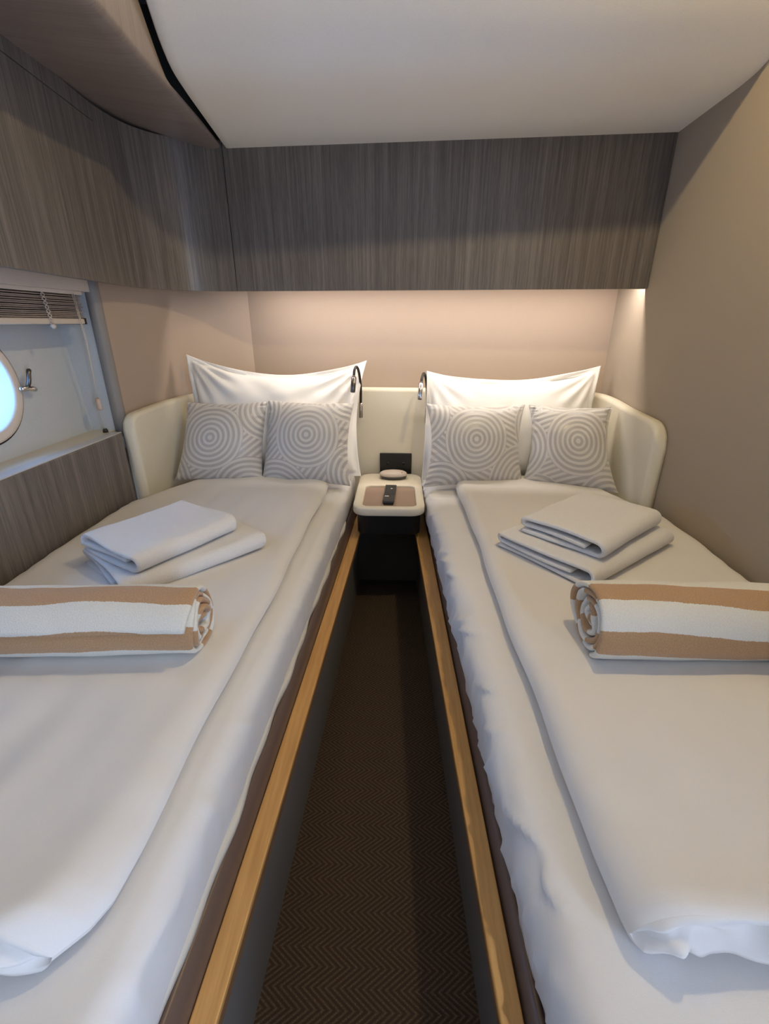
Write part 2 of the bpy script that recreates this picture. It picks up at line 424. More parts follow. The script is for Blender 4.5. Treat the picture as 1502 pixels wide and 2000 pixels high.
# ------------------------------------------------------------------ overhead cabinets
# back cabinet
bc = thing('overhead_cabinet', (0.12, 1.90, 1.205), 'grey streaked veneer cabinet across the back wall above both beds', 'cabinet')
CB0, CB1 = (-0.598, 1.867), (0.849, 1.776)
cd = np.array(CB1) - np.array(CB0); cl = np.linalg.norm(cd); cd /= cl; cn = np.array([cd[1], -cd[0]])   # towards the camera
def cab(p, d): q = np.array(CB0) + cd * p - cn * d; return (q[0], q[1])
V, Fc = prism([cab(0, 0), cab(cl, 0), cab(cl, 0.02), cab(0, 0.02)], 1.207, 1.66)
uv = [(np.dot(np.array(v[:2]) - np.array(CB0), cd), v[2]) for v in V]
o = flat(mesh('front_panel', V, Fc, M_WOOD, bc, uv=uv)); bevel(o, 0.0015, 2)
V, Fc = prism([cab(0, 0.02), cab(cl, 0.02), (0.849, 2.008), (-0.60, 2.085)], 1.272, 1.66)
o = flat(mesh('body', V, Fc, M_CREAM, bc))
# left cabinet with a curved corner
lcab = thing('overhead_cabinet', (-0.93, 1.10, 1.205), 'curved grey veneer cabinet along the left hull above the porthole', 'cabinet')
path = spline([(-0.775, 0.25), (-0.790, 0.60), (-0.815, 1.05), (-0.843, 1.40), (-0.858, 1.60), (-0.835, 1.735), (-0.765, 1.825), (-0.675, 1.862), (-0.600, 1.867)], 120)
seg = np.concatenate([[0], np.cumsum(np.linalg.norm(np.diff(path, axis=0), axis=1))])
tn = np.gradient(path, axis=0); tn /= np.linalg.norm(tn, axis=1)[:, None]
nl = np.stack([-tn[:, 1], tn[:, 0]], 1)                # away from the room (to the left of travel)
def curved(name, i0, i1, z0, z1, d0, d1, mat, parent):
    P = path[i0:i1 + 1]; Nn = nl[i0:i1 + 1]; S = seg[i0:i1 + 1]; V, uv = [], []
    for p, n_, s in zip(P, Nn, S):
        for d, z in ((d0, z0), (d0, z1), (d1, z1), (d1, z0)):
            q = p + n_ * d; V.append((q[0], q[1], z)); uv.append((s + d, z))
    n = len(P); Fc = gridfaces(n, 4, closev=True) + [(0, 1, 2, 3), tuple(4 * (n - 1) + j for j in (3, 2, 1, 0))]
    o = mesh(name, V, Fc, mat, parent, uv=uv)
    m = o.modifiers.new('edge', 'EDGE_SPLIT'); m.split_angle = math.radians(40)
    return o
iend = int(np.argmin(np.abs(path[:, 1] - 1.575) + (path[:, 0] > -0.8) * 9))
curved('door', 0, iend, 1.207, 1.617, 0.0, 0.018, M_WOOD, lcab)
curved('fascia', 0, iend, 1.6195, 1.66, 0.0, 0.018, M_WOOD, lcab)
curved('corner_panel', iend, 119, 1.207, 1.66, 0.0, 0.018, M_WOOD, lcab)
curved('body', 0, 119, 1.222, 1.66, 0.018, 0.075, M_DARK, lcab)  # near-black colour paints the shade into the gaps around the door

# ------------------------------------------------------------------ porthole, blind
M_GLAZ = plain('glazing_seal_skylit', (0.09, 0.17, 0.42), 0.4)  # blue of the sky-lit reveal is put into the seal's colour
def porthole(name, pc):
    wn = bpy.data.objects.new(name, None); COL.objects.link(wn); wn.location = (hullx(pc[1]), pc[0], pc[1]); wn['kind'] = 'structure'
    def ringlathe(nm, prof, mat, n=72):
        V = []
        for i in range(n):
            a = 2 * PI * i / n
            for r, d in prof:
                z = pc[1] + r * math.sin(a); V.append((hullx(z) + d, pc[0] + r * math.cos(a), z))
        return mesh(nm, V, gridfaces(n, len(prof), closeu=True), mat, wn)
    ringlathe('frame', [(0.118, -0.085), (0.118, 0.004), (0.119, 0.008), (0.122, 0.011), (0.138, 0.011), (0.143, 0.009), (0.146, 0.004), (0.146, 0.0)], M_PORT)
    ringlathe('gasket', [(0.1475, -0.002), (0.1475, 0.004), (0.1490, 0.0045), (0.1505, 0.002), (0.1505, -0.002)], M_BLACK)
    ringlathe('glazing_ring', [(0.117, -0.075), (0.103, -0.072), (0.101, -0.066), (0.103, -0.060), (0.117, -0.058)], M_GLAZ)
    gv = [(hullx(pc[1]) - 0.066, pc[0], pc[1])]
    for i in range(64):
        a = 2 * PI * i / 64; z = pc[1] + 0.112 * math.sin(a); gv.append((hullx(z) - 0.066, pc[0] + 0.112 * math.cos(a), z))
    mesh('glass_pane', gv, [(0, 1 + i, 1 + (i + 1) % 64) for i in range(64)], M_GLASS, wn)
    return wn
wn = porthole('window_1', PC); porthole('added_window', (0.70, 0.952))  # second porthole is out of view, added to let in more daylight
lx = hullx(0.93)
V, Fc = tube(spline([(lx + 0.012, 1.272, 0.931), (lx + 0.022, 1.285, 0.930), (lx + 0.026, 1.300, 0.928), (lx + 0.022, 1.322, 0.922)], 12), [0.004, 0.0075, 0.008, 0.008, 0.0075, 0.007, 0.007, 0.0075, 0.008, 0.008, 0.007, 0.004], 14)
lt = mesh('latch', V, Fc, M_CHROME, wn); lt['label'] = 'chrome latch on the porthole rim'
V, Fc = tube(spline([(lx + 0.022, 1.292, 0.932), (lx + 0.030, 1.294, 0.950), (lx + 0.030, 1.301, 0.972), (lx + 0.027, 1.310, 0.978)], 12), [0.005, 0.0055, 0.006, 0.006, 0.006, 0.006, 0.006, 0.006, 0.0062, 0.0065, 0.006, 0.004], 14)
mesh('latch_lever', V, Fc, M_GUN, lt)
# venetian blind, drawn up
bl = thing('venetian_blind', (-1.0, 1.02, 1.09), 'drawn up wooden slat blind above the porthole', 'blind')
V, Fc = boxm(-1.030, -0.955, 0.50, 1.505, 1.176, 1.1865); bevel(flat(mesh('head_rail', V, Fc, M_RAIL, bl)), 0.002)
V, Fc = boxm(-1.027, -0.963, 0.505, 1.500, 0, 0.0030)
V = [(v[0] , v[1], v[2] + (0.0016 if abs(v[0] + 0.995) < 0.02 else 0)) for v in V]
sl = None
for i in range(13):
    z = 1.1135 + i * 0.0047
    if sl is None:
        sl = flat(mesh('slat', [(v[0], v[1], v[2] + z) for v in V], Fc, M_SLAT, bl, uv=[(v[0] * 3 + v[2], v[1]) for v in V])); base_z = z
        s0 = sl
    else:
        s2 = s0.copy(); COL.objects.link(s2); s2.parent = bl
        s2.location = (random.uniform(-0.0025, 0.0025), random.uniform(-0.004, 0.004), z - base_z); s2.rotation_euler = (0, random.uniform(-0.02, 0.02), 0)
V, Fc = boxm(-1.030, -0.960, 0.503, 1.497, 1.096, 1.1115); bevel(flat(mesh('bottom_rail', V, Fc, M_RAIL, bl)), 0.003)
V, Fc = boxm(-1.031, -0.959, 1.495, 1.503, 1.095, 1.1125); flat(mesh('end_cap', V, Fc, M_BLACK, bl))
# ladder cord plaited round the slats, and the pull cords
V = []; 
tp = [(-0.957 + 0.002 * math.sin(t * 26), 1.335 + 0.005 * math.sin(t * 26 + 1) + 0.012 * (1 - t), 1.095 + 0.085 * t) for t in np.linspace(0, 1, 60)]
V, Fc = tube(tp, 0.0012, 6); mesh('ladder_cord', V, Fc, M_CORD, bl)
tp = [(-0.957 - 0.002 * math.sin(t * 26), 1.335 - 0.005 * math.sin(t * 26 + 1) + 0.012 * (1 - t), 1.095 + 0.085 * t) for t in np.linspace(0, 1, 60)]
V, Fc = tube(tp, 0.0012, 6); mesh('ladder_cord', V, Fc, M_CORD, bl)
V, Fc = tube([(-0.957, 1.347, 1.097), (-0.957, 1.348, 1.091), (-0.957, 1.349, 1.084)], [0.004, 0.008, 0.003], 10); mesh('cord_knob', V, Fc, M_RAIL, bl)
for dy in (0.0, 0.007):
    V, Fc = tube([(-0.952, 1.452 + dy, 1.178), (-0.955, 1.470 + dy * .7, 1.05), (-0.962, 1.478 + dy * .3, 0.95), (-0.968, 1.480, 0.875)], 0.0011, 6)
    mesh('pull_cord', V, Fc, M_CORD, bl)
V, Fc = tube([(-0.968, 1.480, 0.838), (-0.968, 1.480, 0.82), (-0.976, 1.497, 0.768)], 0.0008, 6); mesh('hold_down_cord', V, Fc, M_CORD, bl)
for dx, dy in ((0.006, -0.006), (-0.006, 0.010)):
    V, Fc = tube([(-0.968 + dx, 1.480 + dy, z) for z in (0.838, 0.840, 0.848, 0.856, 0.864, 0.872, 0.876)], [0.003, 0.0075, 0.0085, 0.0065, 0.008, 0.0065, 0.003], 14)
    mesh('toggle', V, Fc, M_CLEAR, bl)
V, Fc = tube([(-0.978, 1.500, 0.7605), (-0.978, 1.500, 0.768), (-0.978, 1.500, 0.773)], [0.0085, 0.008, 0.005], 14)
o = mesh('hold_down_clip', V, Fc, M_RUBBER, bl); o['label'] = 'black hold-down clip on the sill'

# ------------------------------------------------------------------ headboard
hb = thing('headboard', (0.0, 1.95, 0.30), 'cream leather headboard wrapping round the head of both beds', 'headboard')
hp = spline([(-0.893, 1.518), (-0.888, 1.62), (-0.868, 1.76), (-0.825, 1.88), (-0.755, 1.965), (-0.66, 2.020), (-0.56, 2.038), (-0.30, 2.026), (0.0, 2.010), (0.30, 1.994), (0.60, 1.978), (0.715, 1.966), (0.780, 1.925), (0.806, 1.85), (0.810, 1.75), (0.810, 1.60), (0.810, 1.447)], 220)
hs = np.concatenate([[0], np.cumsum(np.linalg.norm(np.diff(hp, axis=0), axis=1))]); HL = hs[-1]
ht = np.gradient(hp, axis=0); ht /= np.linalg.norm(ht, axis=1)[:, None]; hn = np.stack([-ht[:, 1], ht[:, 0]], 1)     # towards the wall
V = []; NPF = 22
for p, n_, s in zip(hp, hn, hs):
    e = min(s, HL - s)
    top = float(np.interp(s, [0, 0.30, 0.62, HL - 0.70, HL - 0.45, HL - 0.25, HL], [0.812, 0.828, 0.842, 0.842, 0.836, 0.818, 0.806]))
    r = 0.075 if s > HL / 2 else 0.05
    if e < r: top -= r - math.sqrt(max(r * r - (r - e) ** 2, 0))
    th = 0.038; inset = 0.0
    if e < 0.018: inset = 0.018 - math.sqrt(max(0.018 ** 2 - (0.018 - e) ** 2, 0))
    rt_ = 0.016
    pr = [(inset, z) for z in np.linspace(0.30, top - rt_, 10)]
    for a in np.linspace(0.15, PI / 2, 7): pr.append((min(inset + rt_ * (1 - math.cos(a)), th * 0.70), top - rt_ + rt_ * math.sin(a)))
    pr += [(th * 0.75, top), (th, top - 0.004), (th, top - 0.03), (th, 0.6), (th, 0.30)]
    for d, z in pr: q = p + n_ * min(d, th); V.append((q[0], q[1], z))
Fc = gridfaces(220, NPF) + [tuple(range(NPF)), tuple(219 * NPF + i for i in range(NPF))[::-1]]
mesh('padded_panel', V, Fc, M_LEATHER, hb)

# ------------------------------------------------------------------ berth bases
def line(p0, p1):
    return lambda y: p0[0] + (y - p0[1]) * (p1[0] - p0[0]) / (p1[1] - p0[1])
Lin = line((-0.145, 1.615), (-0.205, 0.265)); Lout = line((-0.180, 1.615), (-0.238, 0.265))
Rin = line((0.073, 1.622), (0.128, 0.275)); Rout = line((0.120, 1.622), (0.156, 0.275)); Rsheet = line((0.106, 1.622), (0.158, 0.275))
def wallL(y): return -0.925 if y < 1.45 else float(np.interp(y, [1.45, 1.52, 1.6, 1.75, 1.86], [-0.925, -0.884, -0.882, -0.862, -0.825]))
def wallR(y): return float(np.interp(y, [1.40, 1.46], [0.845, 0.804]))
def strip(name, prof, y0, y1, mat, parent, n=24, uv=True, smooth=False):
    """prof(y) -> closed list of (x,z); swept along y"""
    V, U = [], []
    m = len(prof(y0))
    for y in np.linspace(y0, y1, n):
        for x, z in prof(y): V.append((x, y, z)); U.append((x + z, y))
    Fc = gridfaces(n, m, closev=True) + [tuple(range(m)), tuple((n - 1) * m + i for i in range(m))[::-1]]
    return mesh(name, V, Fc, mat, parent, smooth=smooth, uv=U)
for side, fin, fout, rec, lab in ((-1, Lin, Lout, 0.034, 'left berth base with golden wood ledge along the aisle'), (1, Rin, Rout, 0.028, 'right berth base with golden wood ledge along the aisle')):
    t = thing('berth_base', (side * 0.5, 0.8, 0.0), lab, 'bed base')
    s = side
    o = strip('ledge', lambda y: [(fin(y), 0.3405), (fout(y), 0.3405), (fout(y), 0.330), (fin(y), 0.330)], -0.10, 1.86, M_BEECH, t); o['label'] = 'golden wood top of the ledge'
    bevel(o, 0.002)
    o = strip('ledge_edge', lambda y: [(fin(y) + s * .001, 0.330), (fout(y), 0.330), (fout(y), 0.312), (fin(y) + s * .001, 0.312)], -0.10, 1.86, M_BEECHEDGE, t)
    strip('base_panel', lambda y: [(fin(y) + s * rec, 0.312), (fin(y) + s * (rec + 0.02), 0.312), (fin(y) + s * (rec + 0.02), 0.0), (fin(y) + s * rec, 0.0)], -0.10, 1.86, M_GREYPANEL, t)
    bt = 0.379 if side < 0 else 0.354          # top of the leatherette band
    strip('side_band', lambda y: [(fout(y) + s * .0005, 0.312), (fout(y) + s * .0005, bt - 0.031), (fout(y) + s * .004, bt - 0.017), (fout(y) + s * .013, bt - 0.003), (fout(y) + s * .019, bt), (fout(y) + s * .023, bt - 0.003), (fout(y) + s * .023, 0.312)], -0.10, 1.86, M_BROWNSIDE, t, smooth=True)['label'] = 'brown leatherette band above the ledge'
    xw = wallL if side < 0 else wallR
    strip('platform', lambda y: [(fout(y) + s * .023, 0.335), (xw(y), 0.335), (xw(y), 0.357 if side > 0 else 0.365), (fout(y) + s * .023, 0.357 if side > 0 else 0.365)], -0.10, 1.90, M_GREYPANEL, t)

# ------------------------------------------------------------------ mattresses under fitted sheets
def mattress(side, lab, wall, fout, head, seed, bulge, wr, zb=0.366, off=0.020):
    W1 = Waves(seed, 1.2, 6, 16); W2 = Waves(seed + 1, 3, 14, 20, (1, 1))
    prof0 = []                                              # (distance from the aisle side, z)
    zt = 0.502
    W3 = Waves(seed + 7, 3.0, 10, 12, (1.0, 0.6))
    side_pts = [(0.004, zb), (0.0, zb + 0.015), (-bulge * .5, zb + 0.04), (-bulge * .8, zb + 0.065), (-bulge, zb + 0.09)]
    r = 0.030
    arc = [(r - r * math.cos(a) - bulge * (1 - a / (PI / 2)) * 0.9, zt - r + r * math.sin(a)) for a in np.linspace(0.1, PI / 2, 7)]
    prof0 = side_pts + arc
    ny = 260; V = []
    yy = np.concatenate([[-0.085], np.linspace(-0.08, head - 0.01, ny - 2), [head]])
    for y in yy:
        xe = fout(y) + side * off; wx = wall(y)
        row = [(xe + side * d, z) for d, z in prof0]
        x0 = row[-1][0]
        row += [(x0 + (wx - x0) * t, zt) for t in (0.04, 0.09, 0.15, 0.22, 0.32, 0.45, 0.6, 0.75, 0.88, 0.96)]
        row += [(wx, zt - 0.012), (wx, zb)]
        endf = 1.0 if 0 < yy.tolist().index(y) < ny - 1 else 0.0
        for j, (x, z) in enumerate(row):
            if j < len(prof0) + 5:
                amt = wr * math.sin(min(j / 9, 1) * PI * .5 + .35)
                kk = float(W2(y * 1.0, z * 2.2 + 0.35 * y)); k2 = float(W1(y, z * 3))
                rg = math.exp(-(float(W3(y * 1.3 + z * 1.8, z * 1.6)) / 0.13) ** 2)
                x = x - side * amt * (0.55 * kk + 0.5 * k2 + 1.0 * rg - 0.3); z = z + (0.15 * amt * kk if 3 < j else 0)
            if endf == 0: z = min(z, zt - 0.012)
            V.append((x, y, z))
    m = len(V) // len(yy)
    Fc = gridfaces(len(yy), m, closev=True) + [tuple(range(m)), tuple((len(yy) - 1) * m + i for i in range(m))[::-1]]
    t = thing('mattress', (side * 0.5, 0.9, 0.366), lab, 'mattress')
    mesh('fitted_sheet', V, Fc, M_SHEET, t)
    return t
mL = mattress(-1, 'left mattress under a smooth white fitted sheet', wallL, Lout, 1.90, 11, 0.004, 0.0035, 0.372)
mR = mattress(1, 'right mattress under a creased white fitted sheet', wallR, Rsheet, 1.90, 21, 0.012, 0.0100, 0.358, 0.015)
def prot(y):
    x = Lout(y) - 0.020; wv = 0.0025 * math.sin(y * 17) + 0.002 * math.sin(y * 41 + 1)
    return [(x + 0.004 + wv, 0.3795), (x + 0.005 + wv, 0.388), (x + 0.0035 + wv, 0.394), (x - 0.004, 0.396), (x - 0.004, 0.3795)]
strip('mattress_protector', prot, -0.08, 1.62, M_CREAMBAND, mL, 90, smooth=True)['label'] = 'cream hem of the mattress cover'

# ------------------------------------------------------------------ folded duvets
def duvet(name, lab, bx0, bx1, y0, y1, h, seed, wr, zb=0.5035, mouthout=0.030, rr_=0.8, lift=0.016, fold=0.004):
    """bx0(y), bx1(y): left and right borders; near end (y0) is the open folded mouth"""
    n, m = 96, 110
    W1 = Waves(seed, 0.8, 3.0, 12); W2 = Waves(seed + 1, 3, 9, 16, (1.0, 0.55)); W3 = Waves(seed + 2, 2, 7, 10)
    def clus(k):
        t = np.linspace(0, 1, k); return t + 0.0 * t - 0.11 * np.sin(2 * PI * t) / 1.0 * 0.9
    A = clus(n); B = np.linspace(0, 1, m) ** 1.0; B = B - 0.10 * np.sin(2 * PI * B)
    X = np.zeros((n, m)); Y = np.zeros((n, m))
    for j, b in enumerate(B):
        for i, a in enumerate(A):
            y = y0 + (y1 - y0) * b
            wob = 0.006 * math.sin(9 * y + seed) + 0.003 * math.sin(23 * y + 2 * seed)
            xl, xr = bx0(y), bx1(y)
            X[i, j] = xl + (xr - xl) * a + wob * (1 - abs(2 * a - 1)) * 0.0 + wob * (1 if 0 < a < 1 else 1) * 0.5
            Y[i, j] = y + 0.010 * math.sin(5 * X[i, j] + seed) * (1 - b) 
    dl = np.minimum(np.abs(X - X[:1, :]), np.abs(X - X[-1:, :])); df = np.abs(Y[:, -1:] - Y)
    r = h * rr_
    g = lambda e: np.sqrt(np.clip(1 - (1 - np.clip(e / r, 0, 1)) ** 2, 0, 1))
    prof = g(dl) * g(df)
    dn = np.abs(Y - Y[:, :1])
    neardrop = 0.85 + 0.15 * np.clip(dn / 0.02, 0, 1) ** 0.5
    nearf = np.exp(-np.abs(Y - Y[:, :1]) / 0.10)
    hh = h * (0.92 + 0.10 * W1(X, Y)) * (1 + 0.25 * nearf)
    W4 = Waves(seed + 3, 3.5, 14, 14, (1.0, 0.25))
    LF = lift * nearf * smoothstep(0, 0.06, np.minimum(np.abs(X - X[:1, :]), np.abs(X - X[-1:, :])))
    pill = smoothstep(0, 0.10, dl) * smoothstep(0, 0.06, df)
    wrk = wr * (0.55 * W2(X, Y) + 0.45 * W3(X, Y)) * (0.30 + 0.7 * pill)
    edgeg = 0.0018 * np.sin(Y * 70 + 3 * np.sin(Y * 13)) * np.exp(-dl / 0.02) 
    zt = zb + LF + hh * (0.45 + 0.55 * prof) * neardrop + (wrk + fold * W4(X, Y) * (0.35 + 0.65 * np.exp(-np.abs(Y - Y[:, :1]) / 0.45))) * prof + edgeg
    zbo = zb + LF + hh * 0.45 * (1 - prof) + 0.0 * X
    zbo = np.minimum(zbo, zt)
    zt[0, :] = zbo[0, :] = zb + 0.45 * hh[0, :]; zt[-1, :] = zbo[-1, :] = zb + 0.45 * hh[-1, :]
    zt[:, -1] = zbo[:, -1] = zb + 0.45 * hh[:, -1]; zt = np.maximum(zt, zbo)
    V = np.stack([X, Y, zt], -1).reshape(-1, 3).tolist(); Vb = np.stack([X, Y, zbo], -1).reshape(-1, 3).tolist()
    Fc = gridfaces(n, m); base = len(V); V += Vb; Fc += gridfaces(n, m, base)
    root = thing(name, (float(X.mean()), float(Y.mean()), zb), lab, 'duvet')
    o = mesh('cover', V, Fc, M_DUVET, root)
    # crumpled mouth of the folded cover at the near end
    K = 16; V = []; P1 = Waves(seed + 5, 5, 16, 18, (1, 0.6)); P2 = Waves(seed + 6, 5, 15, 14)
    nn = n * 4
    fr_ = np.random.default_rng(seed + 9); xs_ = X[0, 0] + (X[-1, 0] - X[0, 0]) * np.sort(fr_.random(26)); fs_ = fr_.uniform(-0.09, 0.09, 26); fw_ = fr_.uniform(0.006, 0.020, 26); fa_ = fr_.choice([-1, 1], 26) * fr_.uniform(0.006, 0.015, 26)
    for i in range(nn):
        fi = i / (nn - 1) * (n - 1); i0 = min(int(fi), n - 2); f = fi - i0
        L = lambda Q: Q[i0, 0] * (1 - f) + Q[i0 + 1, 0] * f
        x, y, za, zc = L(X), L(Y), L(zt), L(zbo)
        open_ = min(1, (za - zc) / (0.6 * h))
        out_ = mouthout * (0.8 + 0.35 * math.sin(7 * x + seed)) * open_ * (0.25 + 0.75 * float(smoothstep(0.0, 0.16, min(abs(x - X[0, 0]), abs(x - X[-1, 0])))))
        for k_ in range(K):
            t = k_ / (K - 1); sp_ = math.sin(PI * t)
            lip = 0.0050 * math.exp(-((t - 0.09) / 0.05) ** 2) * open_ * (1 if k_ else 0)
            dip = 0.013 * math.exp(-((t - 0.27) / 0.09) ** 2) * open_ * (1 if t > 0 else 0)
            pl = (float(P1(x + 0.05 * t, t * 0.06)) * 0.013 + (abs(float(P2(x - 0.09 * t, t * .1))) - 0.4) * 0.008) * sp_ * open_
            pl += float(np.sum(fa_ * np.exp(-((x - xs_ - fs_ * t) / fw_) ** 2))) * min(1, 2.2 * t) * (1 - 0.55 * t) * open_
            V.append((x, y - lip + dip + pl - out_ * t ** 1.3, za + (zc - za) * (t ** 1.1) - 0.0))
        for t in (0.5, 1.0):        # the lower layer runs back under the duvet
            V.append((x, y - out_ + t * 0.08, zc + 0.0015))
    mesh('folded_opening', V, gridfaces(nn, K + 2), M_DUVET, root)['label'] = 'gathered open end of the folded duvet'
    return root
def LL0(y): return float(np.interp(y, [0.2, 1.44, 1.56, 1.65, 1.76], [-0.921, -0.921, -0.862, -0.80, -0.66]))
def LL1(y): return float(np.interp(y, [0.20, 0.245, 0.275, 0.30, 0.36, 0.5, 0.85, 1.60, 1.68, 1.74], [-0.362, -0.338, -0.312, -0.302, -0.298, -0.293, -0.283, -0.262, -0.268, -0.30]))
def RR0(y): return float(np.interp(y, [0.25, 0.30, 0.36, 0.5, 1.0, 1.65, 1.73], [0.250, 0.238, 0.232, 0.230, 0.229, 0.222, 0.236]))
def RR1(y): return float(np.interp(y, [0.2, 1.35, 1.44, 1.56, 1.75], [0.838, 0.838, 0.796, 0.765, 0.715]))
duvet('folded_duvet', 'white duvet folded lengthwise on the left bed by the porthole', LL0, LL1, 0.250, 1.735, 0.046, 31, 0.0045, rr_=1.0, fold=0.0065)
duvet('folded_duvet', 'white duvet folded lengthwise on the right bed', RR0, RR1, 0.285, 1.755, 0.049, 47, 0.0026, rr_=0.75, fold=0.0022)

# ------------------------------------------------------------------ pillows and cushions
def pad(name, mat, parent, BL, BR, TR, TL, thick, back, sag, flange=0.0, seed=1, wr=0.004, uvc=(0.5, 0.5), uvrot=0.0, gather=0.0, n=64, pw=2.4, ff=None):
    """padded shape spanned over four corners; sag = (bottom, right, top, left) inward bow of the edges in metres"""
    BL, BR, TR, TL = [np.array(q, float) for q in (BL, BR, TR, TL)]
    ctr = (BL + BR + TR + TL) / 4
    wx = np.linalg.norm(BR - BL + TR - TL) / 2; hy = np.linalg.norm(TL - BL + TR - BR) / 2
    ex = (BR - BL + TR - TL); ex /= np.linalg.norm(ex); ey = (TL - BL + TR - BR); ey -= ex * (ey @ ex); ey /= np.linalg.norm(ey)
    nr = np.cross(ex, ey)                                   # towards the camera
    if nr[1] > 0: nr = -nr
    W1 = Waves(seed, 2, 6, 12); W2 = Waves(seed + 1, 6, 16, 12)
    u = np.linspace(-1, 1, n); u = np.sign(u) * (1 - (1 - np.abs(u)) ** 1.25)
    V = []; UV = []
    def surf(a, b):
        s, t = (a + 1) / 2, (b + 1) / 2
        P = (1 - s) * (1 - t) * BL + s * (1 - t) * BR + s * t * TR + (1 - s) * t * TL
        ba = (1 - a * a) ; bb = (1 - b * b)
        P = P + ey * (ba * (sag[0] * (1 - t) - sag[2] * t)) + ex * (bb * (sag[3] * (1 - s) - sag[1] * s))
        return P
    fw = flange / (wx / 2); fh = flange / (hy / 2)
    for sgn, T in ((1, thick), (-1, back)):
        for i in range(n):
            for j in range(n):
                a, b = u[i], u[j]; P = surf(a, b)
                aa = min(1, abs(a) / (1 - fw)); bb = min(1, abs(b) / (1 - fh))
                k1 = max(0, 1 - aa ** pw); k2 = max(0, 1 - bb ** pw)
                prof = (k1 * k2) ** 0.52
                x, y = a * wx / 2, b * hy / 2
                d = T * prof + (0.0022 if flange else 0.001)
                d += (wr * float(W1(x, y)) + wr * 0.45 * float(W2(x, y))) * min(1, prof * 1.6)
                if flange:          # creases that run in from the corners
                    for qx, qy in ((-1, 1), (1, 1)):
                        rx, ry = x - qx * wx / 2, y - qy * hy / 2; rad = math.hypot(rx, ry); an = math.atan2(ry, rx)
                        d += wr * 1.1 * math.exp(-((rad - 0.13) / 0.075) ** 2) * math.sin(an * 17 + seed + 5 * rad)
                if gather:
                    el = (1 - abs(a)) * wx / 2; eb = (1 - abs(b)) * hy / 2
                    d += gather * math.exp(-((el - .014) / 0.014) ** 2) * math.sin(y * 330 + 5 * math.sin(y * 60 + seed)) * (1 if sgn > 0 else .4) * (0.55 + .45 * math.sin(y * 17 + seed))
                    d += gather * .4 * math.exp(-((eb - .012) / 0.012) ** 2) * math.sin(x * 330 + 5 * math.sin(x * 60 + seed))
                if flange:
                    fl = max(aa >= 1, bb >= 1)
                    P = P + nr * (0.006 * math.sin(x * 21 + seed) + 0.006 * math.sin(y * 26 + seed)) * (1 if fl else 0.0)
                if ff is not None: P = ff(P, a, b)
                V.append(P + nr * d * sgn)
                cx, cy = x - uvc[0], y - uvc[1]; c, s = math.cos(uvrot), math.sin(uvrot)
                UV.append((c * cx - s * cy, s * cx + c * cy))
    Fc = gridfaces(n, n) + gridfaces(n, n, n * n)
    rim = [i * n for i in range(n)] + [(n - 1) * n + j for j in range(1, n)] + [i * n + n - 1 for i in range(n - 2, -1, -1)] + [j for j in range(n - 2, 0, -1)]
    for q in range(len(rim)):
        a, b = rim[q], rim[(q + 1) % len(rim)]; Fc.append((a, b, n * n + b, n * n + a))
    if parent is None: return mesh(name, V, Fc, mat, None, uv=UV)
    return mesh(name, V, Fc, mat, parent, uv=UV)
o = pad('pillow', M_PILLOW, None, (-0.800, 1.770, 0.520), (-0.150, 1.815, 0.512), (-0.131, 1.985, 0.958), (-0.822, 1.845, 0.990), 0.082, 0.035, (0.0, 0.030, 0.068, 0.012), 0.020, 61, 0.0085)
tag(o, 'white flanged pillow at the head of the left bed, top edge dipping', 'pillow', 'flanged pillows against the headboard')
o = pad('pillow', M_PILLOW, None, (0.098, 1.780, 0.512), (0.780, 1.770, 0.520), (0.795, 1.915, 0.945), (0.112, 1.915, 0.922), 0.085, 0.030, (0.0, 0.026, 0.046, 0.004), 0.022, 73, 0.005)
tag(o, 'white flanged pillow at the head of the right bed', 'pillow', 'flanged pillows against the headboard')
CG = 'ring patterned satin cushions'
o = pad('cushion', M_JACQ, None, (-0.852, 1.655, 0.540), (-0.524, 1.695, 0.524), (-0.500, 1.790, 0.822), (-0.805, 1.762, 0.821), 0.078, 0.045, (0.006, 0.012, 0.012, 0.014), 0, 81, 0.003, (-0.035, 0.012), 0.15, 0.0045)
tag(o, 'grey ring patterned satin cushion on left bed, nearest the porthole', 'cushion', CG)
o = pad('cushion', M_JACQ, None, (-0.528, 1.690, 0.528), (-0.180, 1.672, 0.518), (-0.170, 1.790, 0.815), (-0.506, 1.795, 0.824), 0.080, 0.045, (0.008, 0.018, 0.008, 0.012), 0, 83, 0.003, (0.012, 0.022), -0.2, 0.0055)
tag(o, 'grey ring patterned satin cushion on left bed, beside the gooseneck lamp with base showing', 'cushion', CG)
o = pad('cushion', M_JACQ, None, (0.098, 1.665, 0.518), (0.480, 1.690, 0.530), (0.482, 1.790, 0.812), (0.106, 1.785, 0.815), 0.076, 0.045, (0.008, 0.022, 0.012, 0.026), 0, 85, 0.003, (-0.010, 0.015), 1.35, 0.004)
tag(o, 'pale ring patterned satin cushion on right bed, nearest the nightstand', 'cushion', CG)
o = pad('cushion', M_JACQ, None, (0.476, 1.690, 0.530), (0.792, 1.575, 0.534), (0.786, 1.735, 0.813), (0.494, 1.785, 0.812), 0.074, 0.045, (0.008, 0.028, 0.010, 0.022), 0, 87, 0.003, (0.030, 0.010), -2.6, 0.0048)
tag(o, 'pale ring patterned satin cushion on right bed, against the headboard wing', 'cushion', CG)

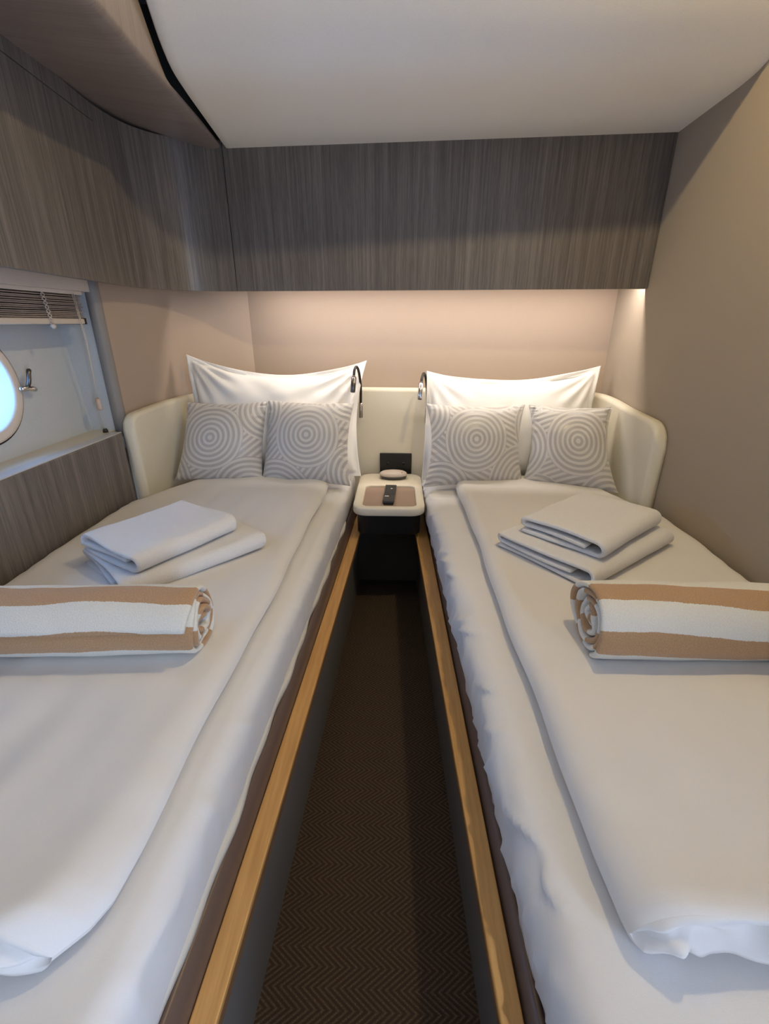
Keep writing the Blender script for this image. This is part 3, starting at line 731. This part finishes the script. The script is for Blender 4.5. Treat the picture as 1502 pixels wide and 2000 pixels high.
# ------------------------------------------------------------------ folded white towels
def folded_towel(lab, Np, Rp, Lp, z0, hgt, seed, group):
    Np, Rp, Lp = [np.array(q, float) for q in (Np, Rp, Lp)]
    A = Rp - Np; la = np.linalg.norm(A); A /= la; B = Lp - Np; B -= A * (A @ B); lb = np.linalg.norm(B); B /= lb
    th = hgt * 0.25; r = hgt / 2 - th / 2
    # centre line of the folded cloth in the (b, z) plane: lower layer, round fold at N, upper layer, round fold at L, tucked middle layer
    cl_ = [(lb * 0.97, th / 2)] + [(b, th / 2) for b in np.linspace(lb * 0.9, r + th / 2, 10)]
    zc_ = hgt / 2
    cl_ += [(r + th / 2 - r * math.sin(a), zc_ - r * math.cos(a)) for a in np.linspace(0.25, PI - 0.25, 9)]
    cl_ += [(b, hgt - th / 2) for b in np.linspace(r + th / 2, lb - r * .55 - th / 2, 14)]
    rr = r * 0.55
    cl_ += [(lb - rr - th / 2 + rr * math.sin(a), hgt - th / 2 - rr + rr * math.cos(a)) for a in np.linspace(0.25, PI - 0.25, 8)]
    cl_ += [(b, hgt - th / 2 - 2 * rr + 0.0) for b in np.linspace(lb - rr - th / 2, lb * 0.22, 12)]
    C = np.array(cl_); T = np.gradient(C, axis=0); T /= np.linalg.norm(T, axis=1)[:, None]; Nn = np.stack([-T[:, 1], T[:, 0]], 1)
    nc = len(C); na = 40; W1 = Waves(seed, 3, 10, 12); W2 = Waves(seed + 2, 3, 9, 10)
    hw = th * 0.47
    sec = []
    for i in range(nc): sec.append(C[i] + Nn[i] * hw)
    sec.append(C[-1] + T[-1] * hw * .8)
    for i in range(nc - 1, -1, -1): sec.append(C[i] - Nn[i] * hw)
    sec.append(C[0] - T[0] * hw * .8)
    m = len(sec); V = []; UV = []
    for i in range(na + 4):
        # rounded ends: shrink the section a little at both ends
        if i < 2: a = 0.0 + 0.003 * i; sh = (0.0025, 0.0006)[i]
        elif i >= na + 2: a = la - 0.003 * (na + 3 - i); sh = (0.0006, 0.0025)[i - na - 2]
        else: a = la * (i - 1) / (na + 1); sh = 0
        for j, (b, z) in enumerate(sec):
            jj = j if j < nc else 2 * nc + 1 - j
            cj = C[min(max(jj, 0), nc - 1)]
            f = 1 - sh / hw if sh else 1
            b2, z2 = cj[0] + (b - cj[0]) * f, cj[1] + (z - cj[1]) * f
            wob = 0.0035 * float(W1(b2, a)); wz = 0.0022 * float(W2(a, b2)) * (z2 / hgt)
            da = 0.004 * math.sin(jj * 0.35 + seed) * (1 if a < la / 2 else -1) * (1 if (a < 0.01 or a > la - 0.01) else 0.0)
            P = Np + A * (a + da) + B * (b2 + wob * .6)
            V.append((P[0], P[1], z0 + max(z2 + wz, 0.0)))
            UV.append((a, b2))
    n = na + 4
    Fc = gridfaces(n, m, closev=True)
    for e in (0, n - 1):
        for j in range(nc - 1):
            Fc.append((e * m + j, e * m + j + 1, e * m + 2 * nc - 1 - j, e * m + 2 * nc - j))
        Fc.append((e * m + nc - 1, e * m + nc, e * m + nc + 1)); Fc.append((e * m, e * m + 2 * nc, e * m + 2 * nc + 1))
    o = mesh('folded_towel', V, Fc, M_TERRY, uv=UV)
    return tag(o, lab, 'towel', group)
TG = 'folded white towels on the beds'
folded_towel('larger white folded towel under the smaller one on left bed', (-0.577, 0.822), (-0.345, 1.085), (-0.784, 0.985), 0.544, 0.044, 5, TG)
folded_towel('smaller white folded towel on top of the stack on left bed', (-0.560, 0.858), (-0.416, 1.098), (-0.746, 1.008), 0.589, 0.044, 9, TG)
folded_towel('larger white folded towel under the smaller one on right bed', (0.436, 0.893), (0.738, 1.127), (0.301, 1.147), 0.548, 0.044, 13, TG)
folded_towel('smaller white folded towel on top of the stack on right bed', (0.473, 0.945), (0.702, 1.147), (0.402, 1.185), 0.593, 0.046, 17, TG)

# ------------------------------------------------------------------ rolled striped towels
def rolled_towel(lab, end, ang, length, hw, hh, z0, seed, phase, sgn, tin):
    """end: (x,y) of the centre of the end that shows; the roll runs from there at angle ang"""
    turns = 4.3; ns_ = 220; th = 0.0105
    W1 = Waves(seed, 1, 4, 10); W2 = Waves(seed + 1, 2, 6, 12); W3 = Waves(seed + 3, 4, 12, 12)
    C = []; 
    for i in range(ns_):
        t = i / (ns_ - 1) * turns; a = 2 * PI * t * sgn + 2.2
        f = (0.16 + 0.84 * (t / turns))
        f = f - 0.0
        wob = 1 + 0.13 * (1 - t / turns) * math.sin(3 * a + seed) + 0.07 * (1 - t / turns) * math.sin(5 * a + 2 * seed)
        C.append((hw * f * wob * math.cos(a), hh * f * wob * math.sin(a)))
    C = np.array(C); C[:, 1] = np.maximum(C[:, 1], -hh * 0.93)
    T = np.gradient(C, axis=0); T /= np.linalg.norm(T, axis=1)[:, None]; Nn = np.stack([-T[:, 1], T[:, 0]], 1) * sgn
    S = np.concatenate([[0], np.cumsum(np.linalg.norm(np.diff(C, axis=0), axis=1))])
    sp = 0.84 * (hw + hh) / 2 / turns; hw2 = min(th, sp * 0.92) / 2
    na = 44; sec = []; us = []
    for i in range(ns_): sec.append(C[i] - Nn[i] * hw2 * 1.0); us.append(S[i])
    for i in range(ns_ - 1, -1, -1): sec.append(C[i] + Nn[i] * hw2 * 1.0); us.append(S[i])
    sec = np.array(sec); m = len(sec); cidx = list(range(ns_)) + list(range(ns_ - 1, -1, -1))
    dx, dy = math.cos(ang), math.sin(ang); V = []; UV = []
    for k_ in range(na):
        t = k_ / (na - 1); a0 = length * t
        shrink = 1.0
        if k_ == 0 or k_ == na - 1: hf = 0.45
        else: hf = 1.0
        if k_ == 1: a0 = 0.004
        if k_ == na - 2: a0 = length - 0.004
        for j in range(m):
            ci = C[cidx[j]]; q = ci + (sec[j] - ci) * hf
            fr = cidx[j] / (ns_ - 1)
            tele = (0.006 * math.sin(fr * turns * 5.1 + seed) * (1 - fr) + tin * (1 - fr) ** 0.7 + 0.003 * math.sin(fr * 60)) * max(0, 1 - a0 / 0.12)
            big = 1 + 0.035 * float(W1(a0, 0.1)) + 0.02 * float(W2(a0, fr * .6))
            y_ = q[0] * big; z_ = q[1] * (1 + 0.03 * float(W2(a0 + 1, .3))) + 0.0015 * float(W3(a0, fr * 2))
            aa = a0 - tele
            V.append((end[0] + dx * aa - dy * y_, end[1] + dy * aa + dx * y_, z0 + hh * 0.93 + th * .5 + max(z_, -hh * 0.95)))
            UV.append((us[j] + phase + 0.010 * float(W1(a0 * 1.3, 2)) , a0))
    Fc = gridfaces(na, m, closev=True)
    for e in (0, na - 1):
        for j in range(ns_ - 1): Fc.append((e * m + j, e * m + j + 1, e * m + m - 2 - j, e * m + m - 1 - j))
    o = mesh('rolled_towel', V, Fc, M_STRIPE, uv=UV)
    return tag(o, lab, 'towel', 'rolled striped towels')
rolled_towel('tan and white striped rolled towel lying across the left bed', (-0.356, 0.690), PI + 0.05, 0.54, 0.070, 0.060, 0.540, 3, 0.0, -1, 0.011)
rolled_towel('tan and white striped rolled towel lying across the right bed', (0.342, 0.715), 0.0, 0.478, 0.076, 0.063, 0.542, 8, 0.0, 1, -0.010)

# ------------------------------------------------------------------ nightstand
def rrect(x0, x1, y0, y1, r, n=8):
    P = []
    for cx, cy, a0 in ((x1 - r, y1 - r, 0), (x0 + r, y1 - r, PI / 2), (x0 + r, y0 + r, PI), (x1 - r, y0 + r, 1.5 * PI)):
        for i in range(n + 1): a = a0 + PI / 2 * i / n; P.append((cx + r * math.cos(a), cy + r * math.sin(a)))
    return P
nst = thing('nightstand', (-0.03, 1.74, 0.0), 'small cream tray topped nightstand between the two beds', 'nightstand')
OUT = rrect(-0.163, 0.101, 1.533, 1.952, 0.052); INN = rrect(-0.128, 0.070, 1.562, 1.790, 0.022)
ZT, ZBT, ZI = 0.482, 0.452, 0.4725
m = len(OUT)
cx_, cy_ = -0.03, 1.74
loops = []
def sc(P, d): # inset by d (approx., towards own centre)
    c = np.mean(np.array(P), 0); out = []
    for p in P:
        v = np.array(p) - c; out.append(tuple(np.array(p) - d * np.sign(v) * np.minimum(1, np.abs(v) / 0.05)))
    return out
loops = [(sc(OUT, 0.004), ZBT), (sc(OUT, 0.001), ZBT + 0.001), (OUT, ZBT + 0.004), (OUT, ZT - 0.005), (sc(OUT, 0.0015), ZT - 0.0015), (sc(OUT, 0.005), ZT), (sc(INN, -0.003), ZT), (sc(INN, -0.0008), ZT - 0.001), (INN, ZT - 0.003), (INN, ZI - 0.002)]
V = [(p[0], p[1], z) for L, z in loops for p in L]
Fc = gridfaces(len(loops), m, closev=True) + [tuple(range(m))]
mesh('tray_top', V, Fc, M_CREAM, nst)
V, Fc = prism(INN, ZI - 0.004, ZI); o = flat(mesh('tray_inset', V, Fc, M_NSLEATHER, nst)); o['label'] = 'brown leather inset of the tray'
V, Fc = prism(rrect(-0.150, 0.088, 1.575, 1.945, 0.035), 0.362, ZBT); o = mesh('drawer_box', V, Fc, M_BLACK, nst); flat(o)
V, Fc = boxm(-0.168, 0.092, 1.80, 1.82, 0.03, 0.308); flat(mesh('back_panel', V, Fc, plain('dark_panel', (0.06, 0.053, 0.048), 0.6), nst))
V, Fc = boxm(-0.166, 0.090, 1.808, 1.83, 0.0, 0.03); flat(mesh('plinth', V, Fc, M_DARK, nst))

# ------------------------------------------------------------------ remote control
rc = thing('remote_control', (-0.030, 1.69, ZI), 'slim black remote control lying on the nightstand tray', 'remote')
r0, r1 = np.array([-0.0335, 1.592]), np.array([-0.0255, 1.786]); ax = (r1 - r0) / np.linalg.norm(r1 - r0); sx_ = np.array([ax[1], -ax[0]])
def rp(s, t, z): q = r0 + ax * t + sx_ * s; return (q[0], q[1], z)
RLN = float(np.linalg.norm(r1 - r0)); V = []
secs = [(0.0, 0.0185, 0.0), (0.0, 0.0205, 0.004), (0.002, 0.0215, 0.012), (0.006, 0.022, 0.017)]
rows = []
for t, hw_, ht_ in ((0.0, 0.0195, 0.010), (0.003, 0.021, 0.0155), (0.010, 0.0215, 0.0175), (RLN * .5, 0.0220, 0.0165), (RLN - 0.006, 0.0225, 0.0155), (RLN, 0.0215, 0.0120)):
    rows.append([rp(-hw_ * .86, t, ZI), rp(-hw_, t, ZI + ht_ * .55), rp(-hw_, t, ZI + ht_ * .9), rp(-hw_ * .93, t, ZI + ht_), rp(hw_ * .93, t, ZI + ht_), rp(hw_, t, ZI + ht_ * .9), rp(hw_, t, ZI + ht_ * .55), rp(hw_ * .86, t, ZI)])
V = [q for r_ in rows for q in r_]
Fc = gridfaces(len(rows), 8, closev=True) + [tuple(range(8)), tuple((len(rows) - 1) * 8 + i for i in range(8))[::-1]]
flat(bevel(mesh('shell', V, Fc, M_BLACK, rc), 0.001))
bproto = {}
def button(s, t, w, l, mat, nm='button'):
    key = (round(w, 4), round(l, 4), mat.name)
    z = ZI + 0.0170
    if key not in bproto:
        V, Fc = boxm(-w / 2, w / 2, -l / 2, l / 2, -0.001, 0.0016)
        a = math.atan2(ax[1], ax[0]) - PI / 2
        V = [(v[0] * math.cos(a) - v[1] * math.sin(a), v[0] * math.sin(a) + v[1] * math.cos(a), v[2]) for v in V]
        me = bpy.data.meshes.new(nm); me.from_pydata(V, [], Fc); me.materials.append(mat); bproto[key] = me
    o = bpy.data.objects.new(nm, bproto[key]); COL.objects.link(o); o.parent = rc
    q = rp(s, t, z - 0.0006 * (t / RLN)); o.location = Vector(q) - rc.location
    return o
for r_ in range(9):
    for c_ in range(4):
        if r_ == 4 and c_ in (1, 2): continue
        button((c_ - 1.5) * 0.0098, 0.075 + r_ * 0.0128, 0.0066, 0.0058, M_WHITEMARK if (r_, c_) in ((5, 2),) else M_BUTTON)
button(0.0, 0.075 + 4 * 0.0128, 0.013, 0.009, M_BUTTON, 'navigation_pad')
button(-0.0085, 0.050, 0.0150, 0.0062, M_WHITEMARK, 'printed_mark')['label'] = 'small white printed mark'

# ------------------------------------------------------------------ oval gadget
og = thing('oval_gadget', (-0.018, 1.885, ZT), 'oval pebble shaped beige gadget with dark underside at back of nightstand', 'gadget')
def oval(prof, mat, nm, n=48):
    V = []
    for r, z in prof:
        for i in range(n):
            a = 2 * PI * i / n
            rad = 1 + 0.05 * math.cos(2 * a)
            V.append((-0.018 + 0.059 * r * math.cos(a), 1.885 + 0.036 * r * math.sin(a) * rad, ZT + z))
    return mesh(nm, V, gridfaces(len(prof), n, closev=True) + [tuple(range(n)), tuple((len(prof) - 1) * n + i for i in range(n))[::-1]], mat, og)
oval([(0.74, 0.0), (0.86, 0.003), (0.96, 0.010), (1.0, 0.015)], M_GREYPLASTIC, 'underside')['label'] = 'dark grey underside'
oval([(1.0, 0.015), (1.01, 0.018), (0.99, 0.022), (0.93, 0.0265), (0.80, 0.0305), (0.6, 0.033), (0.3, 0.034), (0.05, 0.0342)], M_BEIGEPLASTIC, 'shell')
V, Fc = tube([(0.018, 1.868, ZT + 0.0300), (0.018, 1.8675, ZT + 0.0315)], 0.0025, 10); mesh('indicator', V, Fc, M_GREYPLASTIC, og)

# ------------------------------------------------------------------ outlet plate
hy_ = 2.010
ol = thing('outlet_plate', (-0.009, 2.005, 0.462), 'black double socket plate on the headboard above the nightstand', 'socket')
V, Fc = boxm(-0.080, 0.062, 2.000, 2.012, 0.466, 0.560); bevel(flat(mesh('plate', V, Fc, M_BLACK, ol)), 0.002)
for cx in (-0.044, 0.026):
    V, Fc = boxm(cx - 0.028, cx + 0.028, 1.9985, 2.0, 0.486, 0.542); bevel(flat(mesh('socket_insert', V, Fc, M_BLACK, ol)), 0.001)
    V, Fc = tube([(cx, 1.9986, 0.514), (cx, 1.9975, 0.514)], 0.006, 12); mesh('socket_key', V, Fc, M_BLACK, ol)

# ------------------------------------------------------------------ gooseneck reading lamps
def cylinder(p0, p1, r, seg=20, rim=0.0015):
    p0, p1 = np.array(p0, float), np.array(p1, float); d = (p1 - p0) / np.linalg.norm(p1 - p0)
    return tube([p0, p0 + d * 0.0002, p0 + d * rim, p1 - d * rim, p1 - d * 0.0002, p1], [r * .8, r - rim, r, r, r - rim, r * .8], seg)
def goose(lab, base0, base1, neck, h0, h1, headmat):
    t = thing('gooseneck_lamp', base0, lab, 'lamp', 'gooseneck reading lamps on the headboard')
    V, Fc = cylinder(base0, base1, 0.0085); mesh('base', V, Fc, M_STEEL, t)
    V, Fc = cylinder((base0[0], base0[1], (base0[2] + base1[2]) / 2), (base0[0], base0[1] + 0.016, (base0[2] + base1[2]) / 2), 0.005); mesh('wall_mount', V, Fc, M_STEEL, t)
    sp = spline(neck, 60); rad = [0.0052 + 0.00035 * (i % 2) for i in range(60)]
    V, Fc = tube(sp, rad, 12); mesh('neck', V, Fc, M_RUBBER, t)
    V, Fc = cylinder(h0, h1, 0.0100); hd = mesh('head', V, Fc, headmat, t)
    d = np.array(h1) - np.array(h0); d /= np.linalg.norm(d)
    V, Fc = cylinder(np.array(h1) - d * 0.0005, np.array(h1) + d * 0.0012, 0.0082, 20, 0.0004); mesh('lens', V, Fc, M_BLACK, hd)
    V, Fc = cylinder(np.array(h0) - d * 0.006, np.array(h0) + d * 0.001, 0.0072); mesh('collar', V, Fc, M_GUN, hd)
    return t
goose('gooseneck reading lamp by the left pillow, nickel base in view', (-0.1605, 1.992, 0.720), (-0.1605, 1.992, 0.784),
      [(-0.1605, 1.992, 0.78), (-0.1566, 1.955, 0.8512), (-0.1593, 1.925, 0.9092), (-0.1654, 1.895, 0.9374), (-0.1729, 1.875, 0.9295), (-0.176, 1.868, 0.8993)],
      (-0.1760, 1.8680, 0.9013), (-0.1795, 1.8480, 0.8473), M_GUN)
goose('gooseneck reading lamp by the right pillow, chrome head in view', (0.122, 1.985, 0.700), (0.122, 1.985, 0.764),
      [(0.122, 1.985, 0.762), (0.120, 1.975, 0.820), (0.112, 1.952, 0.885), (0.101, 1.915, 0.912), (0.092, 1.880, 0.900), (0.0885, 1.868, 0.880)],
      (0.0885, 1.869, 0.880), (0.0840, 1.845, 0.822), M_CHROME)
